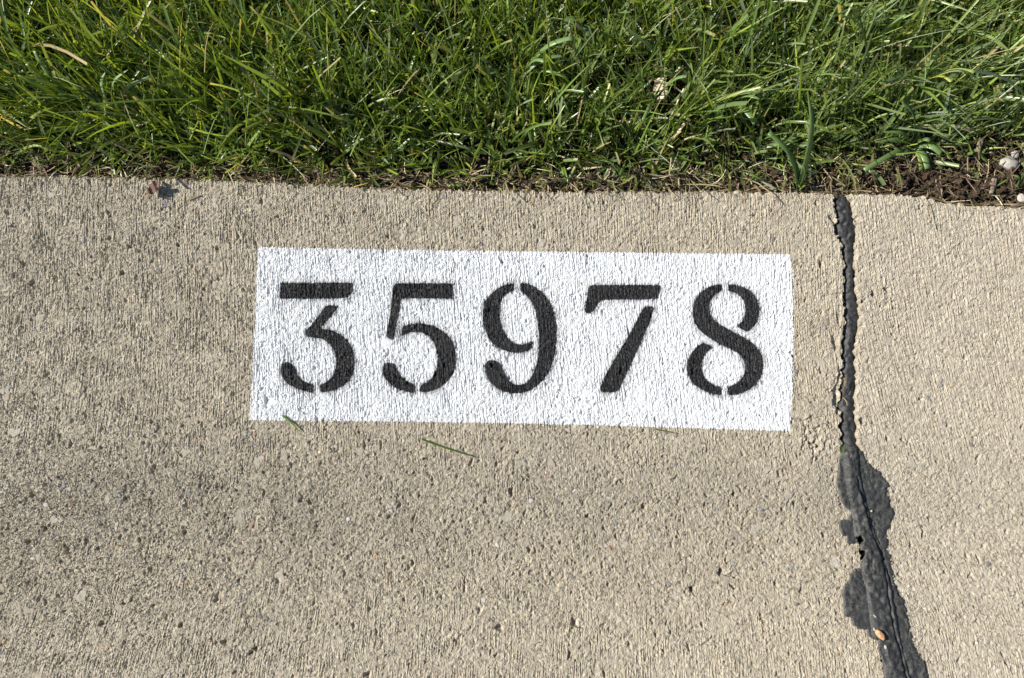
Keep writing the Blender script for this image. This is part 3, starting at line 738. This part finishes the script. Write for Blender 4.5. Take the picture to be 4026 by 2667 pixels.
tuft((3578,578), [(3700,606,.0055,.016,G2),(3647,664,.0062,.012,G2),(3622,668,.0055,.008,G3),(3397,670,.0050,.018,G1),(3475,520,.0042,.030,G1),(3655,556,.0040,.02,G1),(3545,400,.0042,.045,G4),(3445,560,.0040,.025,G1)], 'broad-leaved grass plant rooted in the soil just above the curb, near the tar joint')
tuft((3138,745), [(3022,522,.0055,.045,G1),(3060,560,.0048,.035,G4),(3175,360,.0055,.070,G1),(3095,630,.0046,.02,G2),(3155,650,.0030,.03,G1),(3165,728,.0040,.006,G3)], 'tall grass plant springing from the curb edge left of the tar joint')
tuft((2850,418), [(2990,395,.0050,.040,G2),(2975,360,.0045,.045,G3),(3065,362,.0042,.04,G1),(2970,485,.0060,.028,G2),(2925,480,.0050,.02,G1),(2800,440,.0040,.03,G4)], 'splayed pale green wide-bladed grass plant in the lawn right of the dead leaf')
tuft((3570,352), [(3740,322,.0030,.050,(.35,.38,.10)),(3830,284,.0040,.055,(.30,.36,.12)),(3760,240,.0035,.07,G2),(3460,330,.0035,.05,G4)], 'yellowish grass stems lying flat at the right side of the lawn')
tuft((3360,240), [(3380,20,.0034,.085,G3),(3425,0,.0030,.09,G3),(3340,30,.0030,.085,G2),(3300,60,.0030,.08,G2),(3480,10,.0034,.08,G3),(3560,60,.0036,.07,G2),(3600,50,.0036,.07,G3)], 'upright bright yellow-green grass clump at the upper right of the lawn')
tuft((2050,300), [(2250,150,.0052,.055,G2),(2150,245,.0040,.045,G2),(2235,310,.0040,.030,G1)], 'pale broad blade leaning right in the middle of the lawn')
tuft((460,470), [(505,275,.0050,.060,(.24,.32,.16)),(415,285,.0046,.055,(.22,.30,.16)),(590,305,.0050,.050,(.20,.28,.14))], 'pale grey-green wide blades crossing in the left lawn')
tuft((330,455), [(122,465,.0040,.040,G3),(70,296,.0040,.055,G3),(135,200,.0036,.07,G2),(105,250,.0036,.06,G3)], 'bright yellow-green grass clump leaning left in the left lawn')
tuft((3985,745), [(3980,690,.003,.02,G2),(4020,640,.0036,.03,G2),(4026,560,.0034,.045,G1),(4040,700,.003,.02,G1)], 'small grass sprout at the far right end of the bare soil')
tuft((2560,420), [(2700,300,.0036,.060,G2),(2650,335,.0036,.05,G1),(2530,470,.0034,.04,G2),(2480,310,.003,.055,G1)], 'slim bright blades arching over the dead leaf in the lawn')

def tube(name, pts, r, mt, parent, col=None, k=6):
    P3 = [Vector(p) for p in pts]; Vv = []; F = []
    for i, c_ in enumerate(P3):
        tg = (P3[min(i+1, len(P3)-1)]-P3[max(i-1, 0)]).normalized()
        a_ = tg.cross(Vector((.3, .2, 1))).normalized(); b_ = tg.cross(a_)
        for q in range(k):
            t = 6.283*q/k; Vv.append(c_+(a_*math.cos(t)+b_*math.sin(t))*(r if not isinstance(r, (list, tuple)) else r[i]))
    for i in range(len(P3)-1):
        for q in range(k): F.append((i*k+q, i*k+(q+1) % k, (i+1)*k+(q+1) % k, (i+1)*k+q))
    off = parent.location if parent is not None else Vector((0, 0, 0))
    F3 = np.array([(0, q+1, q) for q in range(1, k-1)]+[((len(P3)-1)*k, (len(P3)-1)*k+q, (len(P3)-1)*k+q+1) for q in range(1, k-1)])
    at_ = {'tint': ('FLOAT_COLOR', np.array([[*(col or (.2, .2, .1)), 1]]*len(Vv)))}
    return link(name, npmesh(name, np.array([v-off for v in Vv]), F3, np.array(F), at_, True), mt, parent)
def seedhead(base, node, tip, label, col=(.24, .30, .13), z1=.075):
    r0 = at(*base, LAWN); e = bpy.data.objects.new('seed_stalk', None); C.objects.link(e); e.location = r0
    tag(e, label, 'seed stalk', 'grass seed stalks standing in the lawn')
    n0 = at(*node, LAWN+z1*.8); t0 = at(*tip, LAWN+z1); md = (r0+n0)*.5+Vector((0, 0, .008))
    tube('stem', [r0, md, n0, n0.lerp(t0, .5), t0], [.0009, .0008, .0006, .0005, .0003], M_grass, e, (.17, .24, .06))
    # spikelets set round the top of the stem
    n_ = 46; Ls = (t0-n0); ax = Ls.normalized(); s_ = rng.uniform(0, 1, n_)
    p = np.array(n0)[None]+np.array(Ls)[None]*s_[:, None]
    ph = rng.uniform(0, 6.28, n_)
    me = blades('seed_head', p[:, 0], p[:, 1], p[:, 2], ph, rng.uniform(.4, 1.0, n_), rng.normal(0, .3, n_), (.0042-.002*s_)*rng.uniform(.7, 1.3, n_), np.full(n_, .0012), pick(n_, [col, (.34, .36, .20), (.40, .38, .24)], [5, 3, 2]), np.zeros(n_, bool), M_grass, seg=2)
    me.transform(__import__('mathutils').Matrix.Translation(-e.location))
    link('seed_head', me, M_grass, e)
seedhead((830,400), (705,275), (645,212), 'seed stalk leaning left over the crossing pale blades in the left lawn')
seedhead((1130,430), (1030,350), (957,290), 'seed stalk in the lawn right of the crossing pale blades')
seedhead((1180,410), (1090,320), (1042,268), 'short seed stalk close beside another one in the left half of the lawn', (.3, .3, .2))
seedhead((1700,380), (1706,255), (1714,162), 'slim upright seed stalk near the middle of the lawn')
seedhead((2170,330), (2155,165), (2148,30), 'tallest seed stalk with thick yellow-green stem, upper middle of the lawn', (.36, .38, .20), .095)
seedhead((2606,440), (2610,350), (2616,240), 'fanned bright green seed stalk standing over the dead leaf', (.26, .36, .14))
seedhead((3145,440), (3163,485), (3181,553), 'drooping seed stalk pointing down toward the curb', (.30, .36, .16), .04)
seedhead((2300,420), (2280,260), (2235,190), 'pale seed stalk left of the two round leaves', (.30, .34, .18), .07)

# a two-leaved round weed in the upper middle
e = bpy.data.objects.new('round_leaf_weed', None); C.objects.link(e); r0 = at(2290, 190, LAWN); e.location = r0
tag(e, 'small weed with two round leaves among the grass at the upper middle', 'weed')
for (px, py, r_, h_, tl_) in ((2245, 88, .0085, .030, .9), (2318, 118, .0075, .026, -1.0)):
    c0 = at(px, py, LAWN+h_); Vv = [c0-r0]; n_ = 20
    for ring in (.5, 1.0):
        for q in range(n_):
            t = 6.283*q/n_; rr = r_*ring*(1-.25*abs(math.cos(t/2))**8)
            Vv.append(c0-r0+Vector((rr*.8*math.cos(t), rr*math.sin(t), .25*rr*math.cos(t)*tl_+.12*rr*math.sin(3*t)*ring-.0012*ring)))
    Vv2 = [v-Vector((0, 0, .0004)) for v in Vv]; m0 = len(Vv); F3 = []; F4_ = []
    for q in range(n_):
        q2 = (q+1) % n_; F3 += [(0, 1+q, 1+q2), (m0, m0+1+q2, m0+1+q)]
        F4_ += [(1+q, 1+n_+q, 1+n_+q2, 1+q2), (m0+1+q2, m0+1+n_+q2, m0+1+n_+q, m0+1+q), (1+n_+q, m0+1+n_+q, m0+1+n_+q2, 1+n_+q2)]
    cc = np.array([[.10, .16, .055, 1]]*len(Vv+Vv2))
    link('round_leaf', npmesh('round_leaf', np.array(Vv+Vv2), np.array(F3), np.array(F4_), {'tint': ('FLOAT_COLOR', cc)}, True), M_grass, e)
    tube('leaf_stalk', [r0, (r0+c0)*.5+Vector((.002, 0, .006)), c0], .0006, M_grass, e, (.15, .2, .07))

# ------------------------------------------------------------ small loose things
def sheetleaf(name, c0, outline, zfun, mt, label, cat, th=.0004, group=None):
    """thin curled leaf from an outline (metres, local), triangulated by rings to the centre"""
    e_ = np.array(outline); n_ = len(e_); rings = [1, .85, .68, .5, .33, .16]; cen = e_.mean(0)
    Vt = []; 
    for rg in rings:
        for q in e_:
            p = cen+(q-cen)*rg; Vt.append((p[0], p[1], zfun(p[0], p[1])))
    Vt.append((cen[0], cen[1], zfun(*cen))); m0 = len(Vt)
    Vb = [(a_, b_, c_-th) for a_, b_, c_ in Vt]; F4_ = []; F3 = []
    for r_ in range(len(rings)-1):
        for q in range(n_):
            q2 = (q+1) % n_; a_, b_, c_, d_ = r_*n_+q, r_*n_+q2, (r_+1)*n_+q2, (r_+1)*n_+q
            F4_ += [(a_, b_, c_, d_), (m0+d_, m0+c_, m0+b_, m0+a_)]
    l = (len(rings)-1)*n_
    for q in range(n_):
        q2 = (q+1) % n_; F3 += [(l+q, l+q2, m0-1), (m0+l+q2, m0+l+q, 2*m0-1)]; F4_.append((q, m0+q, m0+q2, q2))
    me = npmesh(name, np.array(Vt+Vb), np.array(F3), np.array(F4_), smooth=False)
    o = link(name, me, mt); o.location = c0; return tag(o, label, cat, group)
def dense(pts, amp=0, k=4):
    out_ = []
    for i in range(len(pts)):
        a_ = np.array(pts[i]); b_ = np.array(pts[(i+1) % len(pts)])
        for t in range(k): out_.append(a_+(b_-a_)*t/k+rng.normal(0, amp, 2))
    return np.array(out_)
# curled dead leaf on the curb, upper left. crop: 550,680 scale .1056
lp = [(280,820),(310,690),(370,570),(400,480),(500,400),(520,340),(630,270),(680,330),(670,450),(740,420),(760,480),(755,600),(700,660),(640,740),(560,820),(480,850),(350,820)]
lpx = cvt(lp, 550, 680, .1056); lx, ly = P(lpx[:,0], lpx[:,1])
c0x, c0y = lx.mean(), ly.mean(); base = float(hm(c0y))
def zl(a_, b_):
    uu = (a_*.80-b_*.60)             # across the leaf, + toward lower right
    vv = (a_*.60+b_*.80)
    return .0008+.0048*np.clip((uu+.006)/.012, 0, 1.0)+.0008*math.sin(vv*520)+.0012*math.sin(a_*900+b_*500)+.0015*max(0, vv/.012)
for _ in range(6):
    hz = np.array([zl(p-c0x, q-c0y) for p, q in zip(lx, ly)]); lx, ly = P(lpx[:,0], lpx[:,1], hm, hz)
ol = dense(list(zip(lx-c0x, ly-c0y)), .00018, 3)
sheetleaf('dead_leaf', (c0x, c0y, base+.0018), ol, zl, M_dead, 'small curled brown dead leaf on the concrete near the grass at upper left', 'leaf')
# bleached leaf lying among the grass
lp = [(2575,312),(2600,300),(2620,330),(2628,370),(2600,400),(2575,398),(2570,350)]
z_ = LAWN+.012; lx, ly = zip(*[tuple(at(a_, b_, z_))[:2] for a_, b_ in lp]); cx0, cy0 = np.mean(lx), np.mean(ly)
sheetleaf('dead_leaf', (cx0, cy0, z_), dense(list(zip(np.array(lx)-cx0, np.array(ly)-cy0)), .0002, 3), lambda a_, b_: .0015*math.sin(a_*400)+.05*a_, M_paleleaf, 'pale bleached leaf half hidden in the grass right of centre', 'leaf')

def stone(name, c0, dims, mt, label, cat, seed=0, rot=0, group=None, sub=3, amp=.16):
    import bmesh
    bm = bmesh.new(); bmesh.ops.create_icosphere(bm, subdivisions=sub, radius=1)
    rg = random.Random(seed); dirs = [Vector((rg.gauss(0, 1), rg.gauss(0, 1), rg.gauss(0, 1))).normalized() for _ in range(11)]; cut = [rg.uniform(.72, .95) for _ in dirs]
    ca, sa = math.cos(rot), math.sin(rot)
    for v in bm.verts:
        p = v.co.copy()
        for d_, c_ in zip(dirs, cut):
            q = p.dot(d_)
            if q > c_: p -= d_*(q-c_)*.9
        p *= 1+rg.uniform(-1, 1)*amp*.12
        p = Vector((p.x*dims[0], p.y*dims[1], p.z*dims[2])); v.co = Vector((p.x*ca-p.y*sa, p.x*sa+p.y*ca, p.z))
    me = bpy.data.meshes.new(name); bm.to_mesh(me); bm.free()
    o = link(name, me, mt); o.location = c0; return tag(o, label, cat, group)
x, y = map(float, P(3445, 2492)); stone('pebble', (x, y, tarz(x, y)+.0022), (.0052, .0028, .0034), M_pink, 'orange-brown chipped pebble resting on the tar sealant near the bottom', 'pebble', 3, R(-52))
x, y = map(float, P(3429, 2472)); stone('pebble', (x, y, tarz(x, y)+.0010), (.0010, .0016, .0014), M_pale, 'tiny white chip touching the orange-brown pebble', 'pebble', 5, .3, sub=2)
x, y = map(float, P(3469, 2540)); stone('pebble', (x, y, tarz(x, y)+.0006), (.0012, .0018, .0012), M_pale, 'tiny pale chip on the tar below the orange-brown pebble', 'pebble', 6, .2, sub=2)
x, y = map(float, P(3509, 2266)); stone('pebble', (x, y, tarz(x, y)+.0006), (.0012, .0011, .0013), M_pale, 'tiny pale chip at the right edge of the tar, level with its wide left lobe', 'pebble', 8, sub=2)
x, y = map(float, P(3421, 2010)); stone('pebble', (x, y, tarz(x, y)+.0006), (.0011, .0011, .0011), M_pale, 'tiny white chip in the middle of the wide upper part of the tar smear', 'pebble', 9, sub=2)
x, y = map(float, P(3430, 2420)); stone('pebble', (x, y, tarz(x, y)+.0004), (.0018, .0008, .0008), M_pale, 'thin pale flake on the tar above the orange-brown pebble', 'pebble', 10, -.8, sub=2)
x, y = map(float, P(2281, 2437)); stone('pebble', (x, y, float(surf(x, y))+.0004), (.0026, .0016, .0014), M_pale, 'small white pebble beside a dark pit in the lower middle of the concrete', 'pebble', 11, -.4, sub=2)
v = at(3963, 643, LAWN+.004); stone('stone', v, (.0088, .0078, .0055), M_pale, 'rounded white stone on the bare soil at the right edge', 'stone', 12)
v = at(3990, 608, LAWN+.004); stone('stone', v, (.0035, .0040, .003), M_pale, 'small grey-white stone just above the rounded white stone', 'stone', 13)
v = at(4018, 780, LAWN+.003); stone('stone', v, (.004, .0045, .003), M_pale, 'small pale stone in the soil at the right edge next to the curb', 'stone', 14)
def chip(p0, p1, w_, label, h=.010):
    import bmesh
    a_ = at(*p0, LAWN+h); b_ = at(*p1, LAWN+h*.6); d_ = (b_-a_); n_ = d_.normalized(); s = n_.cross(Vector((0, 0, 1))).normalized(); up = s.cross(n_)
    bm = bmesh.new(); rings = []
    for i in range(8):
        t = i/7; ww = w_*.5*(.65+.35*math.sin(3.0*t+.4))*(1+random.uniform(-.12, .12)); c_ = a_+d_*t+up*random.uniform(-.0004, .0004)
        rings.append([bm.verts.new(c_+s*ww*q[0]+up*q[1]) for q in ((-1, 0), (-.5, .0011), (.4, .0013), (1, .0002), (.6, -.001), (-.7, -.001))])
    for r0_, r1_ in zip(rings[:-1], rings[1:]):
        for q in range(6): bm.faces.new((r0_[q], r0_[(q+1) % 6], r1_[(q+1) % 6], r1_[q]))
    bm.faces.new(rings[0][::-1]); bm.faces.new(rings[-1]); bmesh.ops.recalc_face_normals(bm, faces=bm.faces)
    me = bpy.data.meshes.new('wood_chip'); bm.to_mesh(me); bm.free(); o = link('wood_chip', me, M_wood); tag(o, label, 'wood chip')
chip((3860,545), (3840,612), .0050, 'thin brown wood chip standing in the soil above the longer grey one')
chip((3910,700), (3897,762), .0062, 'grey-brown wood chip in the soil close to the curb at far right', .006)

def clipping(p0, p1, w_, col, label, lift=.0012, bow=.0):
    a_ = np.array(P(*p0)); b_ = np.array(P(*p1)); pts = []
    for t in (0, .33, .66, 1):
        q = a_+(b_-a_)*t; q = q+np.array([0, bow*math.sin(3.14*t)]); 
        s = win(q[0], q[1], .002); pts.append(Vector((q[0], q[1], float(H_surf[s].max())+lift*(.3+t*.6))))
    o = ribbon('grass_clipping', pts, w_, col, M_grass, None, thick=.0004); tag(o, label, 'grass clipping', 'cut grass blades on the concrete'); return o
clipping((1109,1633), (1184,1701), .0019, (.16, .25, .05), 'short green grass clipping crossing the lower left edge of the white panel', .002, .001)
clipping((1650,1726), (1878,1801), .0016, (.10, .17, .03), 'longest green grass clipping on the bare concrete below the digit 5', .0016, -.0006)
clipping((2570,1687), (2662,1706), .0013, (.14, .16, .06), 'thin olive grass clipping just under the white panel below the digit 7', .001)
clipping((735,790), (781,768), .0016, (.28, .27, .10), 'short yellowish grass clipping right of the brown dead leaf', .0012)
clipping((2235,2458), (2285,2472), .0007, (.25, .27, .12), 'hair-thin grass clipping beside the small white pebble at lower middle', .0008)
clipping((3310,1515), (3343,1518), .0006, (.20, .30, .08), 'tiny green grass thread lying across the tar joint', .0014)
# weed sprigs rooted in the joint
def sprig(rootpx, tips, label):
    x, y = map(float, P(*rootpx)); z0 = float(hm(y))-.002; e = bpy.data.objects.new('joint_weed', None); C.objects.link(e); e.location = (x, y, z0); tag(e, label, 'weed')
    for (tx, ty, w_, col) in tips:
        a_, b_ = map(float, P(tx, ty)); t1 = Vector((a_, b_, float(hm(b_))+.0045)); r_ = Vector((x, y, z0))
        ribbon('leaf_blade', [r_, r_.lerp(t1, .5)+Vector((.0004, 0, .002)), t1], w_, col, M_grass, e, thick=.0002)
sprig((3306,1790), [(3292,1738,.0009,(.12,.2,.04)),(3312,1752,.0009,(.14,.24,.05)),(3300,1800,.0008,(.2,.28,.08)),(3310,1770,.0007,(.2,.28,.08))], 'tiny green sprig rooted in the joint beside the start of the wide tar smear')
sprig((3316,1560), [(3312,1490,.0010,(.50,.42,.26)),(3318,1480,.0008,(.42,.3,.2)),(3322,1600,.0009,(.50,.42,.26)),(3305,1500,.0008,(.35,.2,.16))], 'dry straw wisp stuck in the left side of the joint, right of the panel')
